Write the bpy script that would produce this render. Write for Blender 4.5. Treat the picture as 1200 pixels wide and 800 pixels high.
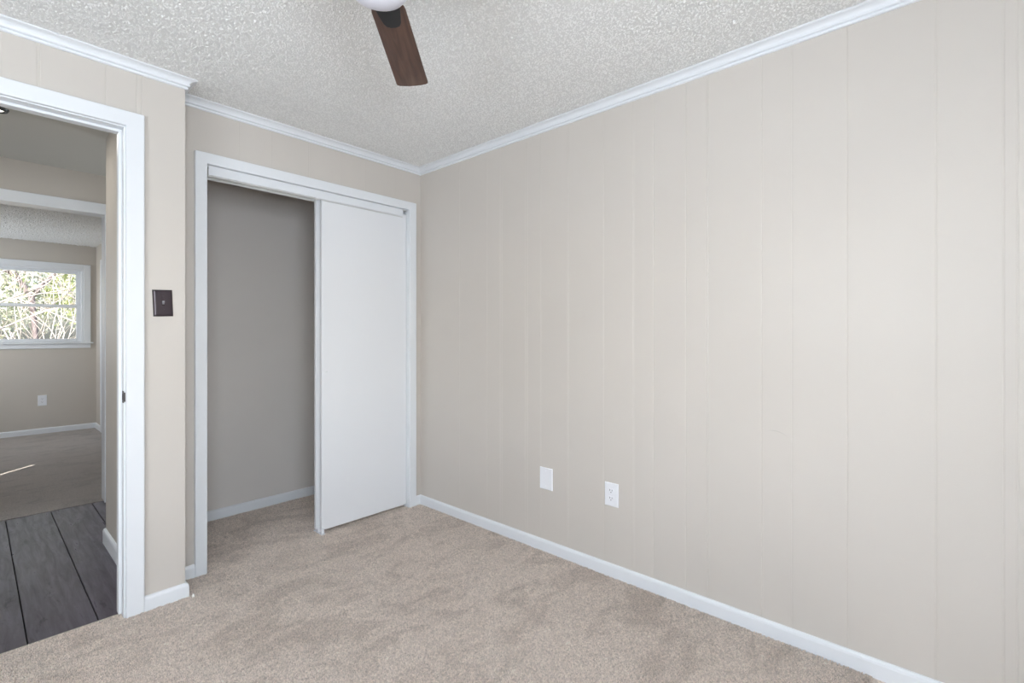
import bpy, bmesh, math, random
import numpy as np
from mathutils import Vector, Matrix

for o in list(bpy.data.objects):
    bpy.data.objects.remove(o)
S = bpy.context.scene
C = S.collection
R = math.radians
rnd = random.Random(7)

# ------------------------------------------------------------------ camera, light, exposure
cam_d = bpy.data.cameras.new('camera'); cam = bpy.data.objects.new('camera', cam_d); C.objects.link(cam)
cam_d.sensor_fit = 'HORIZONTAL'; cam_d.sensor_width = 36.0
cam_d.lens = 36.0 * 568.0 / 1200.0
cam_d.shift_y = -10.0 / 1200.0
cam_d.clip_start = 0.02
cam.location = (0, 0, 1.236)
cam.rotation_euler = (R(90), 0, -math.atan2(0.7442872, 0.6678596))
S.camera = cam

S.view_settings.view_transform = 'Standard'
S.view_settings.look = 'None'
S.view_settings.gamma = 1.0
S.view_settings.use_curve_mapping = False
S.view_settings.exposure = 1.05

W = bpy.data.worlds.new('sky'); S.world = W; W.use_nodes = True
nt = W.node_tree; nt.nodes.clear()
wo = nt.nodes.new('ShaderNodeOutputWorld'); bg = nt.nodes.new('ShaderNodeBackground')
sky = nt.nodes.new('ShaderNodeTexSky'); sky.sky_type = 'NISHITA'; sky.sun_disc = False
sky.sun_elevation = R(42); sky.sun_rotation = R(225); sky.air_density = 1.0; sky.dust_density = 3.0
bg.inputs['Strength'].default_value = 0.24
nt.links.new(sky.outputs[0], bg.inputs[0]); nt.links.new(bg.outputs[0], wo.inputs[0])

def lamp(name, kind, loc, rot, energy, color=(1, 1, 1), sx=1, sy=1):
    d = bpy.data.lights.new(name, kind); d.energy = energy; d.color = color
    if kind == 'AREA':
        d.shape = 'RECTANGLE'; d.size = sx; d.size_y = sy
    o = bpy.data.objects.new(name, d); C.objects.link(o); o.location = loc; o.rotation_euler = rot
    return o
# sun travels towards +X +Y and down 42 degrees
sd = Vector((math.cos(R(42)) * .7071, math.cos(R(42)) * .7071, -math.sin(R(42))))
sun = lamp('sun', 'SUN', (0, 0, 8), sd.to_track_quat('-Z', 'Y').to_euler(), 6.0, (1, .95, .86)); sun.data.angle = R(.6)
# daylight at the windows behind the camera
DAY = (.80, .895, 1)
lamp('daylight_left_window', 'AREA', (-1.725, .60, 1.50), (0, R(-90), 0), 22, DAY, 1.15, 1.55)
lamp('daylight_rear_window', 'AREA', (-.25, -1.325, 1.50), (R(90), 0, 0), 47, DAY, 1.45, 1.15)
# unseen upward fill lamps added outside those windows to lift the ceiling
lamp('ceiling_fill_left', 'AREA', (-2.25, .60, .55), (0, R(-140), 0), 55, (.90, .95, 1), 1.3, 1.7)
lamp('ceiling_fill_rear', 'AREA', (-.25, -1.85, .55), (R(140), 0, 0), 60, (.90, .95, 1), 1.6, 1.3)
lamp('far_room_fill', 'AREA', (-1.145, 7.5, 1.55), (0, R(-90), 0), 16, (.88, .94, 1), 1.0, 1.2)  # unseen fill lamp added at the made-up side window of the far room
lamp('hall_end_fill', 'AREA', (-1.03, 3.70, 1.30), (0, R(-90), 0), 2.0, (.88, .95, 1), 1.8, .8)  # unseen fill lamp added before the closed left end to brighten the hall
lamp('corridor_fill', 'AREA', (2.27, 4.15, 1.35), (0, R(90), 0), 6, (.90, .96, 1), 1.8, .7)  # another added fill lamp, unseen at the right end of the corridor

# ------------------------------------------------------------------ materials
def mat(name, color, rough=.5, metal=0.0, spec=.5):
    m = bpy.data.materials.new(name); m.use_nodes = True
    b = m.node_tree.nodes['Principled BSDF']
    b.inputs['Base Color'].default_value = (*color, 1); b.inputs['Roughness'].default_value = rough
    b.inputs['Metallic'].default_value = metal; b.inputs['Specular IOR Level'].default_value = spec
    return m
def nodes(m):
    return m.node_tree, m.node_tree.nodes['Principled BSDF']
def tex(nt, kind, scale, vec=None, **kw):
    n = nt.nodes.new(kind); n.inputs['Scale'].default_value = scale
    for k, v in kw.items():
        n.inputs[k].default_value = v
    if vec is not None: nt.links.new(vec, n.inputs['Vector'])
    return n
def coords(nt, scale=(1, 1, 1), rot=(0, 0, 0)):
    t = nt.nodes.new('ShaderNodeTexCoord'); mp = nt.nodes.new('ShaderNodeMapping')
    mp.inputs['Scale'].default_value = scale; mp.inputs['Rotation'].default_value = rot
    nt.links.new(t.outputs['Object'], mp.inputs['Vector']); return mp.outputs[0]
def ramp(nt, fac, stops):
    r = nt.nodes.new('ShaderNodeValToRGB'); e = r.color_ramp.elements
    while len(e) < len(stops): e.new(.5)
    for i, (p, c) in enumerate(stops):
        e[i].position = p; e[i].color = (*c, 1) if len(c) == 3 else c
    nt.links.new(fac, r.inputs[0]); return r.outputs[0]
def bump(nt, b, height, strength, dist, prev=None):
    n = nt.nodes.new('ShaderNodeBump'); n.inputs['Strength'].default_value = strength
    n.inputs['Distance'].default_value = dist; nt.links.new(height, n.inputs['Height'])
    if prev is not None: nt.links.new(prev, n.inputs['Normal'])
    nt.links.new(n.outputs[0], b.inputs['Normal']); return n.outputs[0]
def mixc(nt, fac, a, b, mode='MIX'):
    n = nt.nodes.new('ShaderNodeMix'); n.data_type = 'RGBA'; n.blend_type = mode
    for s, v in ((0, fac), (6, a), (7, b)):
        if isinstance(v, (int, float)): n.inputs[s].default_value = v
        elif isinstance(v, tuple): n.inputs[s].default_value = (*v, 1)
        else: nt.links.new(v, n.inputs[s])
    return n.outputs[2]

def paint(name, color, rough=.42):
    m = mat(name, color, rough, 0, .45); nt, b = nodes(m)
    v = coords(nt)
    n = tex(nt, 'ShaderNodeTexNoise', 260, v, Detail=3)
    n2 = tex(nt, 'ShaderNodeTexNoise', 2.2, v, Detail=2)
    c = mixc(nt, ramp(nt, n2.outputs[0], [(.3, (0, 0, 0)), (.7, (1, 1, 1))]), tuple(x * .985 for x in color), tuple(min(1, x * 1.012) for x in color))
    nt.links.new(c, b.inputs['Base Color'])
    bump(nt, b, n.outputs[0], .12, .0015)
    return m
M = {}
M['wall'] = paint('beige wall paint', (.597, .555, .508), .42)
M['closet_wall'] = paint('closet grey beige lightened for light', (.68, .64, .605), .5)  # grey beige raised above the wall tone to stand in for missing light
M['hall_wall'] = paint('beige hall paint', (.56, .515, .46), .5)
M['trim'] = mat('white trim paint', (.77, .79, .815), .34); M['door'] = mat('white door paint', (.79, .80, .82), .35)
nt, b = nodes(M['trim']); bump(nt, b, tex(nt, 'ShaderNodeTexNoise', 60, coords(nt), Detail=3).outputs[0], .08, .002)
nt, b = nodes(M['door']); bump(nt, b, tex(nt, 'ShaderNodeTexNoise', 40, coords(nt), Detail=3).outputs[0], .06, .002)
M['scuff'] = mat('grey scuff', (.50, .465, .425), .6)
M['gap'] = mat('dark gap', (.02, .02, .02), .9)
M['alu'] = mat('track aluminium', (.72, .72, .70), .4, .0)
M['plate'] = mat('white plastic', (.82, .83, .86), .28); M['slot'] = mat('slot shadow', (.03, .03, .03), .7)
M['bronze'] = mat('oil rubbed bronze', (.050, .036, .042), .30, .3)
M['bronze_dark'] = mat('dark bronze edge', (.03, .022, .022), .4, .4)
M['nickel'] = mat('dark nickel', (.10, .11, .12), .25, .9)
M['strike'] = mat('strike steel', (.12, .11, .11), .4, .8)
M['black'] = mat('black enamel', (.012, .012, .014), .45)
M['housing'] = mat('black motor housing', (.015, .015, .017), .4)
M['globe'] = mat('frosted globe', (.76, .77, .86), .35)
M['toggle_metal'] = mat('toggle metal', (.34, .33, .36), .35, .5)
M['lens'] = mat('hall lens', (.9, .9, .85), .3)
_b = nodes(M['lens'])[1]; _b.inputs['Emission Color'].default_value = (1, .96, .88, 1); _b.inputs['Emission Strength'].default_value = 2.0
M['paper'] = mat('white paper', (.85, .84, .80), .8)
M['metal_strip'] = mat('brass edge strip', (.62, .55, .45), .5)

# popcorn ceiling
def popcorn(name, color, scale=62):
    m = mat(name, color, .85, 0, .2); nt, b = nodes(m); v = coords(nt)
    w = tex(nt, 'ShaderNodeTexVoronoi', scale, v); w.inputs['Randomness'].default_value = 1
    w2 = tex(nt, 'ShaderNodeTexVoronoi', scale * 2.1, v)
    nz = tex(nt, 'ShaderNodeTexNoise', scale * .35, v, Detail=4)
    grain = ramp(nt, w.outputs['Distance'], [(0, (1, 1, 1)), (.28, (.75, .75, .75)), (.5, (.0, .0, .0))])
    g2 = ramp(nt, w2.outputs['Distance'], [(0, (.5, .5, .5)), (.5, (.0, .0, .0))])
    keep = ramp(nt, nz.outputs[0], [(.42, (.15, .15, .15)), (.58, (1, 1, 1))])
    h = mixc(nt, 1.0, grain, keep, 'MULTIPLY'); h = mixc(nt, 1.0, h, g2, 'ADD')
    bump(nt, b, g2, .5, .003)
    return m
M['ceil'] = popcorn('popcorn ceiling', (.76, .76, .748))
M['far_ceil'] = popcorn('far popcorn ceiling', (.80, .79, .76), 75)
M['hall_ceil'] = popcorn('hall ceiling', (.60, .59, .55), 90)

M['grain'] = mat('popcorn grain lit tone', (.86, .86, .848), .7, 0, .4)  # grains coloured lighter than the ceiling so they look lit
# carpet
def carpet(name, light, dark, strokes=1.0):
    m = mat(name, light, 1.0, 0, .05); nt, b = nodes(m); v = coords(nt)
    b.inputs['Sheen Weight'].default_value = .25; b.inputs['Sheen Roughness'].default_value = .6
    fine = tex(nt, 'ShaderNodeTexNoise', 115, v, Detail=4, Roughness=.8)
    mid = tex(nt, 'ShaderNodeTexNoise', 26, v, Detail=5, Roughness=.7)
    vs = coords(nt, (1.0, 1.7, 1), (0, 0, R(38)))
    big = tex(nt, 'ShaderNodeTexNoise', 2.9, vs, Detail=5, Roughness=.68, Distortion=1.2)  # broad patches: pile-direction shading painted into the carpet colour
    fac = ramp(nt, big.outputs[0], [(.39, (0, 0, 0)), (.51, (1, 1, 1))])
    m2 = ramp(nt, mid.outputs[0], [(.3, (0, 0, 0)), (.7, (1, 1, 1))])
    f = mixc(nt, .46, fac, m2)
    c = mixc(nt, f, dark, light)
    c = mixc(nt, .75, c, ramp(nt, fine.outputs[0], [(.32, (.45, .42, .40)), (.5, (1.02, 1.02, 1.02)), (.66, (1.5, 1.5, 1.5))]), 'MULTIPLY')
    nt.links.new(c, b.inputs['Base Color'])
    p = bump(nt, b, fine.outputs[0], .9, .008)
    bump(nt, b, mid.outputs[0], .45, .02, p)
    return m
M['carpet'] = carpet('beige carpet pile', (.93, .81, .712), (.66, .552, .468))
M['far_carpet'] = carpet('far room carpet pile', (.43, .385, .35), (.31, .275, .255))

# dark plank floor
def planks():
    m = mat('dark wood planks', (.12, .10, .095), .38, 0, .5); nt, b = nodes(m)
    v = coords(nt, (9, .9, 1)); v2 = coords(nt, (3.2, 1.1, 1))
    g = tex(nt, 'ShaderNodeTexNoise', 4, v, Detail=8, Roughness=.68, Distortion=.5)
    k = tex(nt, 'ShaderNodeTexNoise', 4.2, v2, Detail=5, Roughness=.72, Distortion=.4)
    c = ramp(nt, g.outputs[0], [(.28, (.042, .032, .044)), (.5, (.070, .057, .076)), (.72, (.108, .092, .122))])
    kn = ramp(nt, k.outputs[0], [(.34, (.22, .20, .20)), (.40, (1, 1, 1))])
    c = mixc(nt, .8, c, kn, 'MULTIPLY'); nt.links.new(c, b.inputs['Base Color'])
    nt.links.new(ramp(nt, g.outputs[0], [(.3, (.42, .42, .42)), (.7, (.26, .26, .26))]), b.inputs['Roughness'])
    bump(nt, b, g.outputs[0], .15, .003)
    return m
M['plank'] = planks()

def walnut():
    m = mat('walnut blade', (.12, .065, .045), .42); nt, b = nodes(m)
    v = coords(nt, (1.2, 16, 4))
    n = tex(nt, 'ShaderNodeTexNoise', 2.2, v, Detail=7, Roughness=.62, Distortion=.8)
    c = ramp(nt, n.outputs[0], [(.28, (.040, .018, .013)), (.45, (.085, .040, .027)), (.58, (.120, .062, .042)), (.75, (.165, .095, .066))])
    nt.links.new(c, b.inputs['Base Color']); return m
M['walnut'] = walnut()

def glass():
    m = bpy.data.materials.new('window glass'); m.use_nodes = True; nt = m.node_tree; nt.nodes.clear()
    o = nt.nodes.new('ShaderNodeOutputMaterial'); t = nt.nodes.new('ShaderNodeBsdfTransparent'); g = nt.nodes.new('ShaderNodeBsdfGlossy')
    x = nt.nodes.new('ShaderNodeMixShader'); x.inputs[0].default_value = .05; g.inputs['Roughness'].default_value = .02
    nt.links.new(t.outputs[0], x.inputs[1]); nt.links.new(g.outputs[0], x.inputs[2]); nt.links.new(x.outputs[0], o.inputs[0]); return m
M['glass'] = glass()
def noisy(name, a, b_, scale, rough=.8):
    m = mat(name, a, rough); nt, b = nodes(m)
    n = tex(nt, 'ShaderNodeTexNoise', scale, coords(nt), Detail=3)
    nt.links.new(ramp(nt, n.outputs[0], [(.35, a), (.65, b_)]), b.inputs['Base Color']); return m
M['pale_bark'] = noisy('pale bark', (.50, .45, .42), (.68, .63, .59), 9)
M['dark_bark'] = noisy('dark bark', (.11, .09, .095), (.20, .17, .18), 9)
M['leaf'] = noisy('yellow green leaf', (.36, .43, .17), (.55, .60, .33), 5)
M['leaf2'] = noisy('grey green leaf', (.30, .34, .25), (.46, .50, .40), 5)
M['grass'] = noisy('dry grass', (.40, .38, .29), (.54, .51, .42), 4)
M['roof'] = mat('roof board', (.35, .34, .33), .9)

# ------------------------------------------------------------------ mesh helpers
def link(name, bm, m, parent=None, smooth=False, bevel=0, seg=2):
    me = bpy.data.meshes.new(name)
    bmesh.ops.recalc_face_normals(bm, faces=bm.faces)
    bm.to_mesh(me); bm.free(); me.materials.append(m if not isinstance(m, str) else M[m])
    o = bpy.data.objects.new(name, me); C.objects.link(o)
    if smooth:
        for p in me.polygons: p.use_smooth = True
    if bevel:
        k = o.modifiers.new('bevel', 'BEVEL'); k.width = bevel; k.segments = seg; k.limit_method = 'ANGLE'; k.angle_limit = R(40)
    if parent is not None:
        o.parent = parent; o.matrix_parent_inverse = parent_inv(parent)
    return o
def parent_inv(p):
    m = p.matrix_basis.copy()
    q = p.parent
    while q is not None:
        m = q.matrix_basis @ q.matrix_parent_inverse.inverted() @ m if False else q.matrix_basis @ p.matrix_parent_inverse @ m
        p = q; q = p.parent
    return m.inverted()
def empty(name, loc=(0, 0, 0)):
    o = bpy.data.objects.new(name, None); o.empty_display_size = .1; C.objects.link(o); o.location = loc; return o
def tag(o, label, cat, group=None, kind=None):
    o['label'] = label; o['category'] = cat
    if group: o['group'] = group
    if kind: o['kind'] = kind
    return o
def struct(o, label, cat): return tag(o, label, cat, None, 'structure')
def box(bm, x0, x1, y0, y1, z0, z1):
    vs = [bm.verts.new((x, y, z)) for z in (z0, z1) for x, y in ((x0, y0), (x1, y0), (x1, y1), (x0, y1))]
    for f in ((3, 2, 1, 0), (4, 5, 6, 7), (0, 1, 5, 4), (1, 2, 6, 5), (2, 3, 7, 6), (3, 0, 4, 7)):
        bm.faces.new([vs[i] for i in f])
def B(*boxes):
    bm = bmesh.new()
    for b in boxes: box(bm, *b)
    return bm
def prism(bm, pts, z0, z1):
    a = [bm.verts.new((x, y, z0)) for x, y in pts]; b = [bm.verts.new((x, y, z1)) for x, y in pts]
    n = len(pts); bm.faces.new(a[::-1]); bm.faces.new(b)
    for i in range(n): bm.faces.new((a[i], a[(i + 1) % n], b[(i + 1) % n], b[i]))
def extrude_profile(pts, axis, a0, a1):
    """closed 2D profile pts (p,q) swept along axis: 'x' -> (a,p,q), 'y' -> (p,a,q)"""
    bm = bmesh.new()
    mk = (lambda a, p, q: (a, p, q)) if axis == 'x' else (lambda a, p, q: (p, a, q))
    A = [bm.verts.new(mk(a0, p, q)) for p, q in pts]; Bv = [bm.verts.new(mk(a1, p, q)) for p, q in pts]
    n = len(pts); bm.faces.new(A[::-1]); bm.faces.new(Bv)
    for i in range(n): bm.faces.new((A[i], A[(i + 1) % n], Bv[(i + 1) % n], Bv[i]))
    return bm
def sweep(path, profile, i0, i1):
    """mitred moulding over path[i0..i1] (room on the right hand of the path); profile (offset into room, z)"""
    n = len(path); P = [Vector(p) for p in path]
    def right(i):
        d = (P[i + 1] - P[i]).normalized(); return Vector((d.y, -d.x))
    rings = []; bm = bmesh.new()
    for i in range(i0, i1 + 1):
        if i == 0: m = right(0)
        elif i == n - 1: m = right(n - 2)
        else:
            a, b = right(i - 1), right(i); s = a + b; m = s / s.dot(a)
        rings.append([bm.verts.new((P[i].x + m.x * d, P[i].y + m.y * d, z)) for d, z in profile])
    k = len(profile)
    for a, b in zip(rings[:-1], rings[1:]):
        for j in range(k): bm.faces.new((a[j], a[(j + 1) % k], b[(j + 1) % k], b[j]))
    bm.faces.new(rings[0]); bm.faces.new(rings[-1][::-1]); return bm
def lathe(prof, seg=40, c=(0, 0, 0)):
    bm = bmesh.new(); rings = []
    for r, z in prof:
        if r < 1e-6: rings.append([bm.verts.new((c[0], c[1], c[2] + z))])
        else: rings.append([bm.verts.new((c[0] + r * math.cos(2 * math.pi * i / seg), c[1] + r * math.sin(2 * math.pi * i / seg), c[2] + z)) for i in range(seg)])
    for a, b in zip(rings[:-1], rings[1:]):
        for i in range(seg):
            j = (i + 1) % seg
            if len(a) == 1 and len(b) == 1: continue
            if len(a) == 1: bm.faces.new((a[0], b[i], b[j]))
            elif len(b) == 1: bm.faces.new((a[i], a[j], b[0]))
            else: bm.faces.new((a[i], a[j], b[j], b[i]))
    return bm

# ------------------------------------------------------------------ dimensions
XR, YC, YD, XE = 2.171, 2.837, 2.655, 0.667       # right wall, closet wall, door wall, outer corner
XL, YB, ZC = -1.60, -1.20, 2.42                   # left wall, rear wall, ceiling
ZT = 2.60
JX = .440                                          # right door jamb face
DL = -.375                                         # left door jamb face
# ------------------------------------------------------------------ bedroom shell
def grooved(lo, hi, grooves, w=.004, d=.0010):
    """list of (along, depth) points from lo to hi"""
    out = [(lo, 0)]
    for g in sorted(grooves):
        out += [(g - w / 2 - .0012, 0), (g - w / 2 + .0006, d), (g + w / 2 - .0006, d), (g + w / 2 + .0012, 0)]
    out.append((hi, 0)); return out
gr = [2.417, 2.158, 2.045, 2.028, 1.842, 1.826, 1.725, 1.541, 1.532, 1.314, 1.148, 1.142, 1.041, .884, .792, .784, .566, .456, .275, .027, -.133, -.164, -.35]
pts = [(XR + d, y) for y, d in grooved(YB - .12, YC + .9, gr)]
pts += [(XR + .12, YC + .9), (XR + .12, YB - .12)]
bm = bmesh.new(); prism(bm, pts, -.05, ZT)
struct(link('wall_right', bm, 'wall'), 'long beige grooved panel wall right of the closet', 'wall')

# door wall (grooved face towards the camera), with the doorway, and the jog to the closet wall
bm = bmesh.new()
def yface(lo, hi, g): return [(x, YD + d) for x, d in grooved(lo, hi, g)]
prism(bm, yface(JX + .015, XE, [.484, .502]) + [(XE, YC + .0), (.63, YC + .0), (.63, YC - .05), (.53, YC - .05), (.53, YD + .12), (JX + .015, YD + .12)], -.05, ZT)
prism(bm, yface(DL - .015, JX + .015, [-.30, -.12, -.02, .072, .172, .179, .379]) + [(JX + .015, YD + .12), (DL - .015, YD + .12)], 2.15, ZT)
prism(bm, yface(XL - .12, DL - .015, [-.8, -.62, -.5]) + [(DL - .015, YD + .12), (XL - .12, YD + .12)], -.05, ZT)
struct(link('wall_doorway', bm, 'wall'), 'beige grooved wall around the open doorway, carrying the bronze switch', 'wall')

# closet wall, opening .806 - 2.062
OX0, OX1, OZ = .806, 2.064, 2.104
bm = bmesh.new()
prism(bm, [(x, YC + d) for x, d in grooved(XE - .03, OX0 - .02, [])] + [(OX0 - .02, YC + .10), (XE - .03, YC + .10)], -.05, ZT)
prism(bm, [(x, YC + d) for x, d in grooved(OX0 - .02, OX1 + .02, [.96, 1.13, 1.34, 1.352, 1.55, 1.72, 1.95],   .003, .0005)] + [(OX1 + .02, YC + .10), (OX0 - .02, YC + .10)], OZ + .02, ZT)
prism(bm, [(OX1 + .02, YC), (XR, YC), (XR, YC + .10), (OX1 + .02, YC + .10)], -.05, ZT)
struct(link('wall_closet', bm, 'wall'), 'beige wall with the open sliding-door closet', 'wall')
# closet interior shell
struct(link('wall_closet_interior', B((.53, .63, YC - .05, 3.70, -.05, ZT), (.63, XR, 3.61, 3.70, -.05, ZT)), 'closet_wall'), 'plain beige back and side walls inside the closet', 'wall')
struct(link('ceiling_closet', B((.63, XR, YC + .10, 3.61, ZC, ZC + .1)), 'wall'), 'ceiling inside the closet', 'ceiling')

# rear wall and left wall, each with a window opening
bx0, bx1, bz0, bz1 = -.95, .45, .95, 2.05
ly0, ly1 = -.15, 1.35
struct(link('wall_rear', B((XL - .12, bx0, YB - .12, YB, -.05, ZT), (bx1, XR, YB - .12, YB, -.05, ZT), (bx0, bx1, YB - .12, YB, -.05, bz0), (bx0, bx1, YB - .12, YB, bz1, ZT)), 'wall'), 'beige wall behind the camera with a window', 'wall')
struct(link('wall_left', B((XL - .12, XL, YB, ly0, -.05, ZT), (XL - .12, XL, ly1, YD, -.05, ZT), (XL - .12, XL, ly0, ly1, -.05, bz0), (XL - .12, XL, ly0, ly1, bz1, ZT)), 'wall'), 'beige wall left of the camera with a window', 'wall')

def window(name, axis, at, a0, a1, z0, z1, inward, label, mid=None, depth=.12):
    """double-hung window in a wall plane; axis 'x': spans x at y=at; 'y': spans y at x=at. inward = +1/-1 room direction"""
    e = empty(name); struct(e, label, 'window')
    def bx(a, b_, p, q, z, w):
        lo, hi = sorted((at + p * inward, at + q * inward))
        return (a, b_, lo, hi, z, w) if axis == 'x' else (lo, hi, a, b_, z, w)
    t = .068; th = .016
    bm = B(bx(a0 - t, a0, 0, th, z0, z1 + t), bx(a1, a1 + t, 0, th, z0, z1 + t), bx(a0, a1, 0, th, z1, z1 + t),
           bx(a0 - t, a1 + t, 0, .012, z0 - .075, z0 - .018))
    link('casing', bm, 'trim', e, bevel=.004)
    link('sill', B(bx(a0 - t - .025, a1 + t + .025, -.03, .035, z0 - .018, z0)), 'trim', e, bevel=.004)
    link('frame', B(bx(a0, a0 + .022, -depth, 0, z0, z1), bx(a1 - .022, a1, -depth, 0, z0, z1), bx(a0 + .022, a1 - .022, -depth, 0, z1 - .022, z1), bx(a0 + .022, a1 - .022, -depth, -.03, z0, z0 + .012)), 'trim', e, bevel=.002)
    zm = mid or (z0 + z1) / 2
    for nm, s0, s1, d in (('upper_sash', zm - .018, z1 - .022, -.075), ('lower_sash', z0 + .012, zm + .018, -.04)):
        x0, x1 = a0 + .022, a1 - .022; w = .045; r = .034
        s = link(nm, B(bx(x0, x0 + w, d - .028, d, s0, s1), bx(x1 - w, x1, d - .028, d, s0, s1), bx(x0 + w, x1 - w, d - .028, d, s0, s0 + r), bx(x0 + w, x1 - w, d - .028, d, s1 - r, s1)), 'trim', e, bevel=.003)
        link('pane', B(bx(x0 + w, x1 - w, d - .017, d - .012, s0 + r, s1 - r)), 'glass', s)
    return e
window('window_1', 'x', YB, bx0, bx1, bz0, bz1, 1, 'white double-hung window in the wall behind the camera')
window('window_2', 'y', XL, ly0, ly1, bz0, bz1, 1, 'white double-hung window in the wall left of the camera')

# faint scuff on the right wall
bm = bmesh.new(); n = 10
ring = [(XR - .0004, .545 - .075 * t / n, .838 - .018 * t / n + .010 * math.sin(3.1 * t / n),   .0013 * math.sin(math.pi * (t + .4) / (n + .8))) for t in range(n + 1)]
for dx in (0, .0003):
    up = [bm.verts.new((x + dx, y, z + w)) for x, y, z, w in ring]; lo_ = [bm.verts.new((x + dx, y, z - w)) for x, y, z, w in ring]
    for k in range(n): bm.faces.new((up[k], up[k + 1], lo_[k + 1], lo_[k]))
sc = link('scuff_mark', bm, 'scuff', bpy.data.objects['wall_right']); sc['label'] = 'faint grey scuff mark on the wall'
# floor and ceiling
bm = bmesh.new()
prism(bm, [(XL, YB), (XR, YB), (XR, YC), (XR, 3.61), (.63, 3.61), (.63, YC - .06), (JX + .012, YC - .06), (JX + .012, YD + .048), (DL - .012, YD + .048), (DL - .012, YD), (XL, YD)], -.04, 0)
struct(link('floor', bm, 'carpet'), 'beige plush bedroom carpet running into the closet', 'floor')
bm = bmesh.new()
prism(bm, [(XL - .1, YB - .1), (XR + .1, YB - .1), (XR + .1, YC + .05), (XE - .02, YC + .05), (XE - .02, YD + .06), (XL - .1, YD + .06)], ZC, ZC + .1)
struct(link('ceiling', bm, 'ceil'), 'white popcorn-textured bedroom ceiling', 'ceiling')
struct(link('roof', B((XL - 2.0, XR + 1.5, YB - 1.5, 2.9, ZT, ZT + .08), (-1.25, XR + 1.5, 2.9, 4.97, ZT, ZT + .08), (XL - 2.0, XR + 1.5, 4.97, 9.2, ZT, ZT + .08)), 'roof'), 'roof slab over the house, with unseen deep eaves added to block the sun', 'roof')  # eaves extended out of view to keep direct sun off the side windows

# raised textures: popcorn grains and carpet tufts (one uncountable object each)
def soup(name, verts, faces, m, parent, smooth=True):
    me = bpy.data.meshes.new(name); nv, nf = len(verts), len(faces)
    me.vertices.add(nv); me.vertices.foreach_set('co', verts.astype(np.float32).ravel())
    me.loops.add(nf * 3); me.loops.foreach_set('vertex_index', faces.astype(np.int32).ravel())
    me.polygons.add(nf); me.polygons.foreach_set('loop_start', np.arange(0, nf * 3, 3, dtype=np.int32))
    if smooth: me.polygons.foreach_set('use_smooth', np.ones(nf, dtype=bool))
    me.update(calc_edges=True); me.materials.append(M[m])
    o = bpy.data.objects.new(name, me); C.objects.link(o); o.parent = parent; o['kind'] = 'stuff'; return o
def grains(x0, x1, y0, y1, z, n, m, parent, seed, keep=None, size=1.0):
    g = np.random.default_rng(seed)
    x = g.uniform(x0, x1, n); y = g.uniform(y0, y1, n)
    if keep is not None: k = keep(x, y); x, y = x[k], y[k]
    n = len(x); r = g.gamma(4.0, .00072, n) * size + .0011; h = r * g.uniform(.7, 1.3, n)
    a = g.uniform(0, 6.28, n); V = np.zeros((n, 6, 3))
    for i in range(5):
        q = r * g.uniform(.75, 1.25, n)
        V[:, i, 0] = x + np.cos(a + i * 1.2566) * q; V[:, i, 1] = y + np.sin(a + i * 1.2566) * q; V[:, i, 2] = z + .0003
    V[:, 5, 0] = x + g.normal(0, .25, n) * r; V[:, 5, 1] = y + g.normal(0, .25, n) * r; V[:, 5, 2] = z - h
    F = np.array([(i, 5, (i + 1) % 5) for i in range(5)])
    F = (np.arange(n)[:, None, None] * 6 + F[None]).reshape(-1, 3)
    return soup('popcorn_grains', V.reshape(-1, 3), F, m, parent)
def inside(x, y): return (x < XR - .044) & ((y < YD - .044) | ((x > XE + .044) & (y < YC - .044)))
grains(XL, XR, -.3, YC, ZC, 210000, 'grain', bpy.data.objects['ceiling'], 1, inside, .72)
def field(x, y, g, n, lo, hi):
    f = np.zeros_like(x)
    for i in range(n):
        k = g.uniform(lo, hi); t = g.uniform(0, 6.28)
        f += np.sin((x * np.cos(t) + y * np.sin(t)) * k + g.uniform(0, 6.28) + 1.2 * np.sin((x * np.sin(t) - y * np.cos(t)) * k * .6 + g.uniform(0, 6.28)))
    return f / math.sqrt(n)
def tufts(x0, x1, y0, y1, pitch, m, parent, seed, keep, h0=.0065):
    g = np.random.default_rng(seed)
    gx, gy = np.meshgrid(np.arange(x0, x1, pitch), np.arange(y0, y1, pitch)); x = gx.ravel(); y = gy.ravel()
    x = x + g.normal(0, pitch * .35, len(x)); y = y + g.normal(0, pitch * .35, len(y))
    k = keep(x, y); x, y = x[k], y[k]; n = len(x)
    ang = 1.3 * field(x, y, g, 7, 3, 9) + g.normal(0, .8, n); lean = .0030 + .0014 * field(x, y, g, 6, 5, 14)
    lx = np.cos(ang) * lean + g.normal(0, .0012, n); ly = np.sin(ang) * lean + g.normal(0, .0012, n)
    h = h0 * g.uniform(.7, 1.25, n) * (1 + .10 * field(x, y, g, 6, 8, 25)); r = pitch * .52
    a = g.uniform(0, 6.28, n); V = np.zeros((n, 7, 3))
    for i in range(3):
        c, s_ = np.cos(a + i * 2.0944), np.sin(a + i * 2.0944)
        V[:, i] = np.stack([x + c * r, y + s_ * r, np.full(n, -.002)], 1)
        V[:, 3 + i] = np.stack([x + c * r * .8 + lx * .7, y + s_ * r * .8 + ly * .7, h * .72], 1)
    V[:, 6] = np.stack([x + lx, y + ly, h], 1)
    F = []
    for i in range(3):
        j = (i + 1) % 3; F += [(i, j, 3 + j), (i, 3 + j, 3 + i), (3 + i, 3 + j, 6)]
    F = (np.arange(n)[:, None, None] * 7 + np.array(F)[None]).reshape(-1, 3)
    return soup('carpet_pile', V.reshape(-1, 3), F, m, parent, False)
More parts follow.
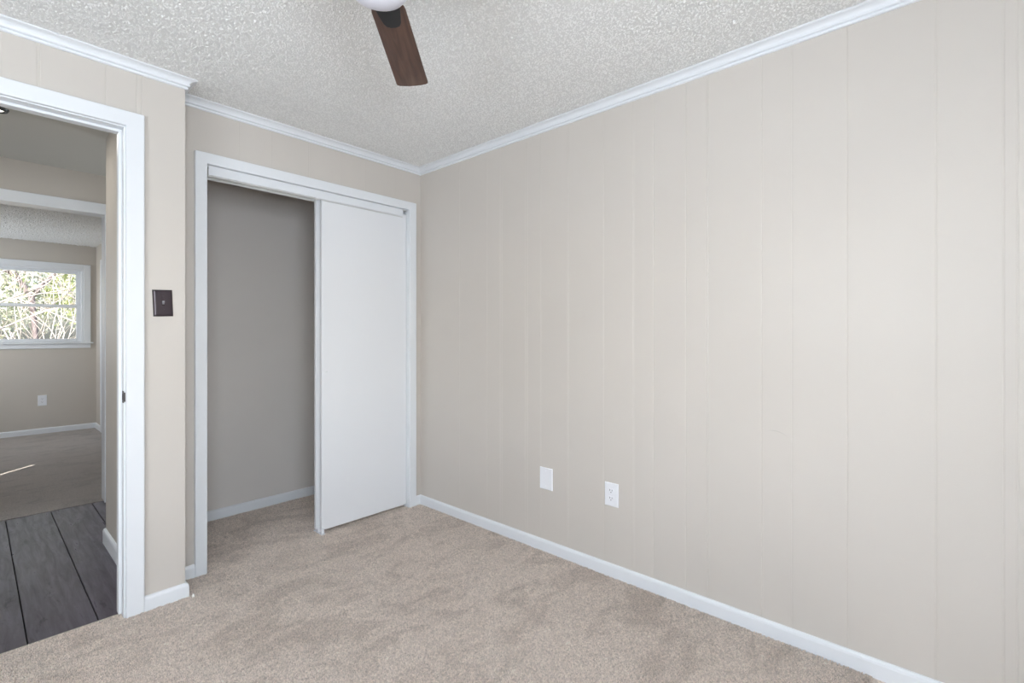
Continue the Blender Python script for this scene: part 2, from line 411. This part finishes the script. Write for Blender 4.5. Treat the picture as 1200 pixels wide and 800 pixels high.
def on_carpet(x, y):
    room = (y < YD - .016) | ((x > XE + .016) & (y < YC - .014) & (x < XR)) | ((x > OX0 + .006) & (x < OX1 - .006) & (y < 3.595)) | ((x < JX - .003) & (y < YD + .046))
    return room & (x < XR - .014) & (.744 * x + .668 * y > 1.35)
tufts(-.1, XR, .2, 3.6, .0052, 'carpet', bpy.data.objects['floor'], 4, on_carpet)

# crown moulding and baseboards, mitred round the corners
path = [(XL, YD), (XE, YD), (XE, YC), (XR, YC), (XR, YB)]
crown = [(0, ZC), (0, 2.374), (.007, 2.374), (.010, 2.377), (.010, 2.382), (.0065, 2.3835), (.0065, 2.386), (.014, 2.388), (.0165, 2.391), (.0165, 2.394), (.013, 2.3955), (.014, 2.399), (.018, 2.405), (.024, 2.4095), (.031, 2.412), (.036, 2.4125), (.041, 2.415), (.041, ZC)]
for i, (a, b_, lb) in enumerate(((0, 1, 'above the doorway'), (1, 2, 'on the short return beside the closet'), (2, 3, 'above the closet'), (3, 4, 'along the top of the long right wall'))):
    struct(link('trim_%d' % (i + 1), sweep(path, crown, a, b_), 'trim'), 'white crown moulding ' + lb, 'moulding')
base = [(0, -.01), (.013, -.01), (.013, .052), (.011, .060), (.006, .066), (0, .067)]
bp = [(.509, YD), (XE, YD), (XE, YC), (.752, YC)]
struct(link('baseboard_doorway', sweep(bp, base, 0, 1), 'trim'), 'short white baseboard under the switch, right of the doorway', 'baseboard')
struct(link('baseboard_return', sweep(bp, base, 1, 3), 'trim'), 'white baseboard stub tucked left of the closet casing', 'baseboard')
bp2 = [(2.121, YC), (XR, YC), (XR, YB)]
struct(link('baseboard_closet', sweep(bp2, base, 0, 1), 'trim'), 'tiny white baseboard stub right of the closet', 'baseboard')
struct(link('baseboard_right', sweep(bp2, base, 1, 2), 'trim'), 'long white baseboard along the right wall', 'baseboard')
struct(link('baseboard_closet_interior', sweep([(.63, YC + .1), (.63, 3.61), (XR, 3.61), (XR, YC + .1)], base, 0, 3), 'trim'), 'white baseboard inside the closet', 'baseboard')

# ------------------------------------------------------------------ doorway frame
e = empty('door_1'); struct(e, 'white doorway frame open to the hall', 'doorway')
def u_frame(xo0, xi0, xi1, xo1, y0, y1, zi, zo):
    return extrude_profile([(xo0, -.01), (xo0, zo), (xo1, zo), (xo1, -.01), (xi1, -.01), (xi1, zi), (xi0, zi), (xi0, -.01)], 'y', y0, y1)
link('casing', u_frame(DL - .071, DL - .005, JX + .005, .5105, YD - .017, YD + .002, 2.133, 2.197), 'trim', e, bevel=.004)
link('jamb', B((JX, JX + .02, YD, YD + .122, -.01, 2.128)), 'trim', e, bevel=.0015)
link('jamb', B((DL - .02, DL, YD, YD + .122, -.01, 2.128)), 'trim', e, bevel=.0015)
link('head_jamb', B((DL - .02, JX + .02, YD, YD + .122, 2.128, 2.15)), 'trim', e, bevel=.0015)
link('stop', B((JX - .012, JX, YD + .042, YD + .08, .004, 2.116)), 'trim', e, bevel=.002)
link('stop', B((DL, DL + .012, YD + .042, YD + .08, .004, 2.116)), 'trim', e, bevel=.002)
link('head_stop', B((DL, JX, YD + .042, YD + .08, 2.116, 2.128)), 'trim', e, bevel=.002)
# strike plate with its rolled lip
st = bmesh.new(); box(st, JX - .0015, JX + .001, YD + .0, YD + .028, .932, .984)
prism(st, [(JX - .0015, YD + .001), (JX + .001, YD - .003), (JX + .004, YD - .0038), (JX + .005, YD - .003), (JX + .002, YD + .001)], .938, .978)
s = link('strike_plate', st, 'strike', e, bevel=.0008); s['label'] = 'dark metal strike plate'
link('latch_hole', B((JX - .0022, JX - .0012, YD + .008, YD + .022, .945, .970)), 'slot', s)
# hall side casing
link('hall_casing', B((JX + .005, .53, YD + .12, YD + .134, -.01, 2.133)), 'trim', e, bevel=.003)

struct(link('trim_6', B((DL + .001, JX - .001, YD + .0475, YD + .053, -.006, .0035)), 'metal_strip'), 'thin metal edge strip between bedroom carpet and hall planks', 'floor trim')
# ------------------------------------------------------------------ closet casing, doors, track
e = empty('trim_5'); struct(e, 'white flat casing framing the closet opening', 'casing')
link('casing', u_frame(.752, OX0, OX1, 2.121, YC - .017, YC + .002, OZ, 2.160), 'trim', e, bevel=.003)
link('jamb', B((OX0 - .018, OX0 + .002, YC, YC + .10, -.01, OZ)), 'trim', e)
link('jamb', B((OX1 - .002, OX1 + .018, YC, YC + .10, -.01, OZ)), 'trim', e)
link('head_jamb', B((OX0 - .018, OX1 + .018, YC, YC + .10, OZ + .002, OZ + .02)), 'trim', e)

d = empty('door_2', (1.75, 2.86, 0)); struct(d, 'front white flat sliding closet door panel, pushed to the right', 'door')
link('panel', B((1.436, 2.0595, 2.858, 2.884, .022, 2.075)), 'door', d, bevel=.0015)
fp = link('finger_pull', lathe([(0, -.0028), (.006, -.0024), (.0085, -.001), (.009, .001)], 20), 'door', d, True)
fp.matrix_parent_inverse = Matrix(); fp.location = (1.463 - 1.75, -.002, .995); fp.rotation_euler = (R(-90), 0, 0)
d2 = empty('door_3', (1.73, 2.91, 0)); struct(d2, 'rear white sliding closet door panel behind the front one', 'door')
link('panel', B((1.421, 2.045, 2.902, 2.926, .022, 2.075)), 'door', d2, bevel=.0015)

t = empty('sliding_door_track', (1.43, YC, OZ)); tag(t, 'white sliding-door track under the closet head casing', 'door track')
link('fascia', B((.819, 2.026, YC + .009, YC + .012, 2.055, 2.1035)), 'trim', t, bevel=.001)
link('lip', B((.819, 2.026, YC + .013, YC + .019, 2.049, 2.053)), 'alu', t)
link('channel', B((.81, 2.058, YC + .012, YC + .094, 2.0995, 2.105), (.81, 2.058, YC + .050, YC + .053, 2.078, 2.0985), (.81, 2.058, YC + .091, YC + .094, 2.052, 2.0985)), 'alu', t)
g = empty('floor_guide', (1.43, 2.88, 0)); tag(g, 'small white plastic floor guide under the sliding closet doors', 'door guide')
link('guide_base', B((1.424, 1.448, 2.838, 2.945, -.004, .007)), 'plate', g, bevel=.001)
link('guide_fin', B((1.427, 1.445, 2.845, 2.852, .007, .034)), 'plate', g, bevel=.001)
link('guide_fin', B((1.427, 1.445, 2.889, 2.896, .007, .030)), 'plate', g, bevel=.001)

# ------------------------------------------------------------------ wall plates
def wall_plate_mesh(w, h, t=.006, inset=.004):
    """bevelled cover plate in its own frame: x width, z height, front face towards -y"""
    bm = bmesh.new()
    def ring(a, b_, y): return [bm.verts.new((sx * a, y, sz * b_)) for sx, sz in ((-1, -1), (1, -1), (1, 1), (-1, 1))]
    rs = [ring(w / 2, h / 2, 0), ring(w / 2, h / 2, -t * .45), ring(w / 2 - inset * .4, h / 2 - inset * .4, -t * .85), ring(w / 2 - inset, h / 2 - inset, -t)]
    for a, b_ in zip(rs[:-1], rs[1:]):
        for i in range(4): bm.faces.new((a[i], a[(i + 1) % 4], b_[(i + 1) % 4], b_[i]))
    bm.faces.new(rs[0][::-1]); bm.faces.new(rs[-1]); return bm
def local(name, bm, m, parent, **k):
    o = link(name, bm, m, parent, **k); o.matrix_parent_inverse = Matrix(); return o
def disc(r, y, dx=0, dz=0, seg=16, d=.0012):
    bm = bmesh.new(); a = []; b_ = []
    for i in range(seg):
        c, s = math.cos(i * 2 * math.pi / seg) * r, math.sin(i * 2 * math.pi / seg) * r
        a.append(bm.verts.new((dx + c, y, dz + s))); b_.append(bm.verts.new((dx + c * .85, y - d, dz + s * .85)))
    for i in range(seg): bm.faces.new((a[i], a[(i + 1) % seg], b_[(i + 1) % seg], b_[i]))
    bm.faces.new(b_); bm.faces.new(a[::-1]); return bm
def duplex(parent, w, h, tilt=0):
    p = local('cover_plate', wall_plate_mesh(w, h), 'plate', parent)
    for dz in (.0195, -.0195):
        bm = bmesh.new(); n = 24; a = []; b_ = []
        for i in range(n):
            c, s = math.cos(i * 2 * math.pi / n), math.sin(i * 2 * math.pi / n)
            x = .0165 * c; z = max(-.0125, min(.0125, .0165 * s))
            a.append(bm.verts.new((x, -.0058, dz + z))); b_.append(bm.verts.new((x * .96, -.0085, dz + z * .96)))
        for i in range(n): bm.faces.new((a[i], a[(i + 1) % n], b_[(i + 1) % n], b_[i]))
        bm.faces.new(b_); bm.faces.new(a[::-1])
        r = local('receptacle', bm, 'plate', parent)
        for dx, hh, ww in ((-.0063, .0085, .0022), (.0063, .0066, .0022)):
            local('slot', B((dx - ww / 2, dx + ww / 2, -.0092, -.0080, dz + .0005, dz + .0005 + hh)), 'slot', r)
        local('ground_hole', disc(.0026, -.0082, 0, dz - .0065, 12, .001), 'slot', r)
    local('screw', disc(.0032, -.0058), 'plate', parent)

o = empty('blank_wall_plate', (XR, 1.686, .413)); o.rotation_euler = (0, 0, R(90) * -1)
tag(o, 'blank white wall plate without slots, low on the right wall', 'wall plate')
local('cover_plate', wall_plate_mesh(.088, .122, .007), 'plate', o)
for dz in (.042, -.042): local('screw', disc(.0032, -.0068, 0, dz), 'plate', o)
o = empty('wall_outlet', (XR, 1.267, .416)); o.rotation_euler = (0, 0, -R(90))
tag(o, 'white duplex outlet with two sockets on the long right wall', 'outlet')
duplex(o, .078, .118)

o = empty('light_switch', (.580, YD, 1.3715)); o.rotation_euler = (0, R(-2.2), 0)
tag(o, 'dark bronze toggle light switch between doorway and closet', 'light switch')
sp = local('cover_plate', wall_plate_mesh(.072, .117, .0075, .008), 'bronze', o)
local('back_edge', wall_plate_mesh(.0755, .1205, .003, .001), 'bronze_dark', o)['label'] = 'darker rim of the switch plate'
local('toggle_slot', B((-.006, .006, -.0082, -.0072, -.0125, .0125)), 'bronze_dark', o)
bm = bmesh.new(); A = [bm.verts.new(p) for p in ((-.0045, -.008, -.006), (.0045, -.008, -.006), (.0045, -.008, .007), (-.0045, -.008, .007))]
D = [bm.verts.new(p) for p in ((-.0038, -.020, .004), (.0038, -.020, .004), (.0038, -.019, .0105), (-.0038, -.019, .0105))]
for i in range(4): bm.faces.new((A[i], A[(i + 1) % 4], D[(i + 1) % 4], D[i]))
bm.faces.new(D); bm.faces.new(A[::-1])
local('toggle', bm, 'toggle_metal', o, bevel=.001)
for dz in (.030, -.030): local('screw', disc(.0035, -.0074, 0, dz), 'bronze', o)

# ------------------------------------------------------------------ ceiling fan
HX, HYY = .736, 1.150
f = empty('ceiling_fan', (HX, HYY, ZC)); tag(f, 'ceiling fan with dark walnut blades and frosted white globe', 'ceiling fan')
link('motor_housing', lathe([(0, 0), (.075, 0), (.078, -.02), (.080, -.06), (.105, -.085), (.112, -.11), (.112, -.175), (.100, -.195), (.085, -.205), (0, -.205)], 48, (HX, HYY, ZC)), 'housing', f, bevel=.002)
link('light_globe', lathe([(.082, -.185), (.089, -.192), (.092, -.205), (.091, -.225), (.085, -.246), (.072, -.264), (.05, -.278), (.025, -.286), (0, -.288)], 48, (HX, HYY, ZC)), 'globe', f, True)
def blade_mesh():
    out = [(.112, -.040), (.120, -.048), (.135, -.051)]
    n = 12
    out += [(.135 + (.552 - .135) * i / n, -.051 - .009 * i / n) for i in range(1, n + 1)]
    out += [(.560, -.058), (.566, -.050)]
    out += [(.566 + .007 * (1 - (y / .05) ** 2), y) for y in (-.03, -.01, .01, .03)]
    out += [(.566, .050), (.560, .058)]
    out += [(.552 - (.552 - .135) * i / n, .060 - .009 * i / n) for i in range(0, n + 1)]
    out += [(.120, .048), (.112, .040)]
    bm = bmesh.new(); prism(bm, out, -.003, .003); return bm
def bracket_mesh():
    out = [(.09, -.040), (.14, -.034), (.185, -.027), (.200, -.020), (.206, -.008), (.206, .008), (.200, .020), (.185, .027), (.14, .034), (.09, .040)]
    bm = bmesh.new(); prism(bm, out, -.0075, -.0031); return bm
bl = local('blade', blade_mesh(), 'walnut', f, bevel=.0012); br = local('blade_bracket', bracket_mesh(), 'black', bl, bevel=.0012)
for i in range(3):
    if i: 
        b2 = bl.copy(); C.objects.link(b2); k = br.copy(); C.objects.link(k); k.parent = b2
    else: b2 = bl
    b2.location = (0, 0, 2.200 - ZC)
    b2.rotation_euler = (R(-5), 0, R(44.0 + 120 * i))

# scrap on the carpet
bm = bmesh.new()
q = [(-.004, -.002, .001), (.005, -.003, .002), (.006, .002, .010), (.001, .004, .020), (-.004, .003, .012)]
a = [bm.verts.new(p) for p in q]; b_ = [bm.verts.new((x + .001, y + .0018, z)) for x, y, z in q]
bm.faces.new(a); bm.faces.new(b_[::-1])
for i in range(5): bm.faces.new((a[i], a[(i + 1) % 5], b_[(i + 1) % 5], b_[i]))
o = link('paper_scrap', bm, 'paper'); o.location = (.690, 2.618, 0); tag(o, 'tiny white scrap on the carpet by the wall corner', 'scrap')

# ------------------------------------------------------------------ hall
YH = 4.60; ZH = 2.386
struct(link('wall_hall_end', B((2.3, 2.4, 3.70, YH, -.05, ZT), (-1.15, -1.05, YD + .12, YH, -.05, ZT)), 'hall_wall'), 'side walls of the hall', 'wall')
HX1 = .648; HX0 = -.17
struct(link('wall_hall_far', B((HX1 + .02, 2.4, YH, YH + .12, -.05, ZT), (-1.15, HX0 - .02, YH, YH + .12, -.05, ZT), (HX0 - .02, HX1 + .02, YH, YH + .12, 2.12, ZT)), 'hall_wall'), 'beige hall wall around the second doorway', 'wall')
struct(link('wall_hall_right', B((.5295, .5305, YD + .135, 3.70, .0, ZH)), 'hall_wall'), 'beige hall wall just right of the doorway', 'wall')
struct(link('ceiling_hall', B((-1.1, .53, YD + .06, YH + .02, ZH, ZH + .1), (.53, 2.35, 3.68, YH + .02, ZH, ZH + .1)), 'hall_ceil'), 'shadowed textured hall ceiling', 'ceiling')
# plank floor: each board a slightly separated strip in one floor mesh
bm = bmesh.new(); x = .149 - .217 * 8
while x < 2.3:
    box(bm, max(x + .0022, -1.3), min(x + .217 - .0022, 2.35), YD + .046 if x + .1 < .5 and x > -.5 else (YD + .12 if x < .4 else 3.6), YH + .055, -.03, -.004); x += .217
struct(link('floor_hall', bm, 'plank', bevel=.0015), 'dark wood plank hall floor', 'floor')
struct(link('floor_hall_underlay', B((-1.3, 2.35, YD + .05, YH + .05, -.06, -.012)), 'gap'), 'dark joints beneath the hall planks', 'floor')
hp = [(.5295, 3.67), (.5295, YD + .135)]
rb = [(.5295 - .0, 3.70), (.5295, 3.675)]
struct(link('baseboard_hall', sweep([(.63, 3.70), (.53, 3.70), (.53, YD + .136)][:], [(d * .9, z - .004) for d, z in [(0, -.005), (.014, -.005), (.014, .070), (.011, .080), (.005, .086), (0, .087)]], 0, 2), 'trim'), 'white baseboard along the hall wall beside the doorway', 'baseboard') if False else None
hb = [(0, -.01), (.014, -.01), (.014, .066), (.011, .077), (.005, .083), (0, .084)]
struct(link('baseboard_hall', sweep([(2.2, 3.70), (.53, 3.70), (.53, YD + .136)][::-1], [(-d, z) for d, z in hb], 0, 2), 'trim'), 'white baseboard along the hall wall beside the doorway', 'baseboard')
e = empty('door_4'); struct(e, 'white frame of the second doorway across the hall', 'doorway')
link('casing', u_frame(HX0 - .066, HX0, HX1, HX1 + .066, YH - .017, YH + .002, 2.100, 2.178), 'trim', e, bevel=.003)
link('jamb', B((HX1 + .002, HX1 + .02, YH, YH + .12, -.01, 2.102)), 'trim', e)
link('jamb', B((HX0 - .02, HX0 - .002, YH, YH + .12, -.01, 2.102)), 'trim', e)
link('head_jamb', B((HX0 - .02, HX1 + .02, YH, YH + .12, 2.102, 2.12)), 'trim', e)
lamp('hall_ceiling_lamp', 'AREA', (.085, 3.62, ZH - .02), (0, 0, 0), 1.5, (1, .95, .87), .05, .05)
o = empty('ceiling_light', (.085, 3.62, ZH)); tag(o, 'small round dark-rimmed hall ceiling light at the left edge', 'ceiling light')
link('rim', lathe([(.026, -.006), (.030, -.014), (.040, -.012), (.046, 0)], 32, (.085, 3.62, ZH)), 'nickel', o, True)
link('lens', lathe([(0, -.014), (.015, -.012), (.027, -.006)], 32, (.085, 3.62, ZH)), 'lens', o, True)

# ------------------------------------------------------------------ room beyond the hall
YF = 8.28; XF = 1.085; XW = -1.03; ZF = 2.36
wx0, wx1, wz0, wz1 = -.20, .962, 1.118, 2.045
struct(link('wall_far', B((wx1, XF + .1, YF, YF + .14, -.05, ZT), (XW - .1, wx0, YF, YF + .14, -.05, ZT), (wx0, wx1, YF, YF + .14, -.05, wz0), (wx0, wx1, YF, YF + .14, wz1, ZT)), 'hall_wall'), 'beige wall with the window in the room beyond the hall', 'wall')
struct(link('wall_far_right', B((XF, XF + .1, YH + .12, YF, -.05, ZT)), 'hall_wall'), 'narrow beige right wall of the room beyond the hall', 'wall')
struct(link('wall_far_left', B((XW - .1, XW, YH + .12, 4.76, -.05, ZT), (XW - .1, XW, 4.76, 4.975, 1.93, ZT), (XW - .02, XW, 4.76, 4.922, -.05, 1.93), (XW - .1, XW, 4.975, 6.95, -.05, ZT), (XW - .1, XW, 6.95, 8.05, -.05, 1.0), (XW - .1, XW, 6.95, 8.05, 2.1, ZT), (XW - .1, XW, 8.05, YF, -.05, ZT)), 'hall_wall'), 'left wall of the room beyond the hall, with a slit added for the sun strip', 'wall')  # narrow slit beside a thin slab, added unseen to shape the sun strip
window('added_window_4', 'y', XW, 6.95, 8.05, 1.0, 2.1, 1, 'unseen white double-hung window added on the left wall to light the room beyond the hall', depth=.1)  # made-up window, out of view, added to let light into the far room
struct(link('floor_far', B((XW, XF, YH + .04, YF, -.04, 0)), 'far_carpet'), 'grey-beige carpet in the room beyond the hall', 'floor')
struct(link('ceiling_far', B((XW, XF, YH + .12, YF, ZF, ZF + .1)), 'far_ceil'), 'popcorn ceiling in the room beyond the hall', 'ceiling')
grains(-.4, XF, YH + .12, YF, ZF, 45000, 'grain', bpy.data.objects['ceiling_far'], 2, None, 1.3)
struct(link('baseboard_far', sweep([(XW, YF), (XF, YF), (XF, 7.92)], base, 0, 2), 'trim'), 'white baseboard under the far window', 'baseboard')
window('window_3', 'x', YF, wx0, wx1, wz0, wz1, -1, 'white double-hung window seen across the hall, trees outside', mid=1.575, depth=.13)
e = empty('door_5'); struct(e, 'white door frame on the right wall of the room beyond the hall', 'door')
link('casing', B((XF - .016, XF, 7.80, 7.87, 0, 2.075)), 'trim', e, bevel=.003)
link('casing', B((XF - .016, XF, 6.95, 7.02, 0, 2.075)), 'trim', e, bevel=.003)
link('head_casing', B((XF - .016, XF, 6.95, 7.87, 2.075, 2.145)), 'trim', e, bevel=.003)
link('panel', B((XF - .008, XF, 7.02, 7.80, .01, 2.075)), 'door', e)
o = empty('wall_outlet', (.5785, YF, .4065)); tag(o, 'white duplex outlet below the window in the room across the hall', 'outlet')
duplex(o, .080, .128)

# ------------------------------------------------------------------ outdoors beyond the far window
struct(link('ground', B((-14, 16, 8.6, 32, -.6, -.35)), 'grass'), 'dry grass yard outside the far window', 'ground')
def tube(bm, pts, radii, seg=6):
    rings = []
    for i, p in enumerate(pts):
        d = (pts[min(i + 1, len(pts) - 1)] - pts[max(i - 1, 0)]).normalized()
        u = d.orthogonal().normalized(); w = d.cross(u)
        rings.append([bm.verts.new(p + (u * math.cos(2 * math.pi * k / seg) + w * math.sin(2 * math.pi * k / seg)) * radii[i]) for k in range(seg)])
    for a, b_ in zip(rings[:-1], rings[1:]):
        for k in range(seg): bm.faces.new((a[k], a[(k + 1) % seg], b_[(k + 1) % seg], b_[k]))
    bm.faces.new(rings[0][::-1]); bm.faces.new(rings[-1])
PLOT = [-9, 9, 9, 30]
def plot(x0, x1, y0, y1): PLOT[:] = [x0, x1, y0, y1]
def within(v, m=.05):
    for i, (a, b_) in enumerate(((PLOT[0] + m, PLOT[1] - m), (PLOT[2] + m, PLOT[3] - m))):
        c = v[i]
        for _ in range(3):
            if c < a: c = 2 * a - c
            elif c > b_: c = 2 * b_ - c
        v[i] = min(b_, max(a, c))
    return v
def branchy(bm, p, d, L, r, depth, rn, tips, spread=.75, droop=.0):
    n = 4; pts = [p.copy()]; rad = [r]; q = p.copy(); dd = d.copy()
    for i in range(n):
        dd = (dd + Vector((rn.uniform(-.22, .22), rn.uniform(-.22, .22), rn.uniform(-.2, .2) - droop))).normalized()
        q = within(q + dd * L / n); pts.append(q.copy()); rad.append(r * (1 - .5 * (i + 1) / n))
    tube(bm, pts, rad, 6 if depth > 2 else 4)
    if depth == 0: tips.append(q.copy()); return
    for k in range(rn.choice((2, 3, 3))):
        at = pts[rn.choice((2, 3, 4))]
        nd = (dd + Vector((rn.uniform(-1, 1), rn.uniform(-1, 1), rn.uniform(-.6, .8))) * spread).normalized()
        branchy(bm, at, nd, L * rn.uniform(.6, .85), r * rn.uniform(.42, .6), depth - 1, rn, tips, spread, droop)
    tips.append(q.copy())
def leaves(tips, n, size, rn, spread):
    bm = bmesh.new()
    for i in range(n):
        c = rn.choice(tips) + Vector((rn.gauss(0, spread), rn.gauss(0, spread), rn.gauss(0, spread)))
        u = Vector((rn.uniform(-1, 1), rn.uniform(-1, 1), rn.uniform(-1, 1))).normalized(); w = u.orthogonal().normalized()
        s = size * rn.uniform(.6, 1.3); c = within(c, .16)
        bm.faces.new([bm.verts.new(c + v) for v in (-u * s, w * s * .45, u * s, -w * s * .45)])
    return bm
def tree(name, loc, trunk_pts, limbs, bark, leafm, nleaf, seed, label, L=1.1, r=.05, depth=3, spread=.75, lsize=.06, lspread=.25):
    rn = random.Random(seed); e = empty(name, loc); tag(e, label, 'tree')
    bm = bmesh.new(); tips = []; base_ = Vector(loc)
    tp = [base_ + Vector(p) for p, _ in trunk_pts]; tube(bm, tp, [q for _, q in trunk_pts], 10)
    for s, d, l in limbs: branchy(bm, base_ + Vector(s), Vector(d).normalized(), l, r, depth, rn, tips, spread)
    link('trunk', bm, bark, e, True)
    if nleaf: link('foliage', leaves(tips, nleaf, lsize, rn, lspread), leafm, e)
    return e
plot(-4, 5, 9.3, 11.5)
tree('bare_tree', (-.35, 10.8, -.36), [((0, 0, 0), .10), ((.05, 0, .8), .09), ((.1, .05, 1.6), .07), ((.05, .05, 2.4), .05)],
     [((.05, 0, .9), (1, .1, .5), 1.3), ((.1, .05, 1.4), (1, .2, .4), 1.4), ((.1, .05, 1.7), (.9, -.1, .7), 1.3), ((.05, 0, 2.2), (.7, 0, .6), 1.2), ((.1, 0, 2.0), (-.8, .2, .5), 1.2), ((.1, 0, 1.3), (-.7, -.2, .5), 1.1)],
     'pale_bark', 'leaf2', 500, 3, 'pale bare-branched tree close outside the far window', r=.017, depth=5, lsize=.022)
plot(-4, 6, 13.0, 14.6)
tree('bare_tree', (2.15, 13.6, -.36), [((0, 0, 0), .09), ((-.05, 0, .9), .08), ((-.1, 0, 1.8), .06), ((-.15, 0, 2.6), .04)],
     [((-.05, 0, 1.0), (-1, .1, .6), 1.3), ((-.1, 0, 1.6), (-1, -.1, .3), 1.3), ((-.1, 0, 1.9), (-.9, .2, .8), 1.2), ((-.1, 0, 2.3), (-.7, -.2, .7), 1.2), ((-.1, 0, 1.5), (.8, .1, .5), 1.1)],
     'pale_bark', 'leaf', 500, 8, 'pale bare-branched tree at the right side of the far window', r=.017, depth=5, lsize=.022)
plot(-4, 6, 14.7, 17.2)
tree('forked_tree', (.95, 15.6, -.36), [((0, 0, 0), .055), ((.05, 0, .9), .05), ((.02, 0, 1.7), .05), ((-.04, 0, 2.45), .060), ((-.32, 0, 2.95), .05), ((-.5, 0, 3.6), .04)],
     [((-.04, 0, 2.42), (.5, 0, .75), 1.5), ((-.4, 0, 3.3), (.3, .2, 1), 1.2), ((-.3, 0, 2.9), (-.9, -.2, .6), 1.3)],
     'dark_bark', 'leaf', 3000, 5, 'dark-trunked forked tree with yellow-green leaves outside the far window', r=.055, depth=3, lsize=.055, lspread=.5)
def shrub(name, loc, n, rad, h, m, seed, label):
    rn = random.Random(seed); e = empty(name, loc); tag(e, label, 'shrub'); b0 = Vector(loc)
    bm = bmesh.new(); tips = []
    for k in range(9): branchy(bm, b0 + Vector((rn.uniform(-.3, .3) * rad, rn.uniform(-.2, .2), 0)), Vector((rn.uniform(-.7, .7), rn.uniform(-.4, .4), 1)).normalized(), h * .55, .025, 2, rn, tips, .6)
    link('stem', bm, 'pale_bark', e)
    link('foliage', leaves(tips, n, .085, rn, .38), m, e)
plot(-4.5, 1.15, 17.5, 20.4)
shrub('leafy_shrub', (-.5, 18.9, -.36), 7000, 1.8, 4.6, 'leaf2', 11, 'grey-green shrub behind the trees, left of the far window view')
plot(1.25, 7, 17.5, 20.4)
shrub('leafy_shrub', (2.6, 18.9, -.36), 7000, 1.8, 4.6, 'leaf', 12, 'yellow-green shrub behind the trees, right of the far window view')
plot(-5, 8, 20.8, 25)
shrub('leafy_shrub', (1.2, 23.0, -.36), 8000, 2.2, 5.0, 'leaf2', 13, 'hazy tall shrub farthest behind the trees in the far window')
plot(-2.5, 4, 11.6, 12.9)
e = empty('bare_shrub', (.75, 12.2, -.36)); tag(e, 'pale leafless shrub with arching twigs low in the far window view', 'shrub')
rn = random.Random(21); bm = bmesh.new(); tips = []
for k in range(9):
    branchy(bm, Vector((.75 + rn.uniform(-.25, .25), 12.2 + rn.uniform(-.2, .2), -.36)), Vector((rn.uniform(-.55, .55), rn.uniform(-.3, .3), 1)).normalized(), 1.75, .016, 3, rn, tips, .7)
link('stem', bm, 'pale_bark', e)
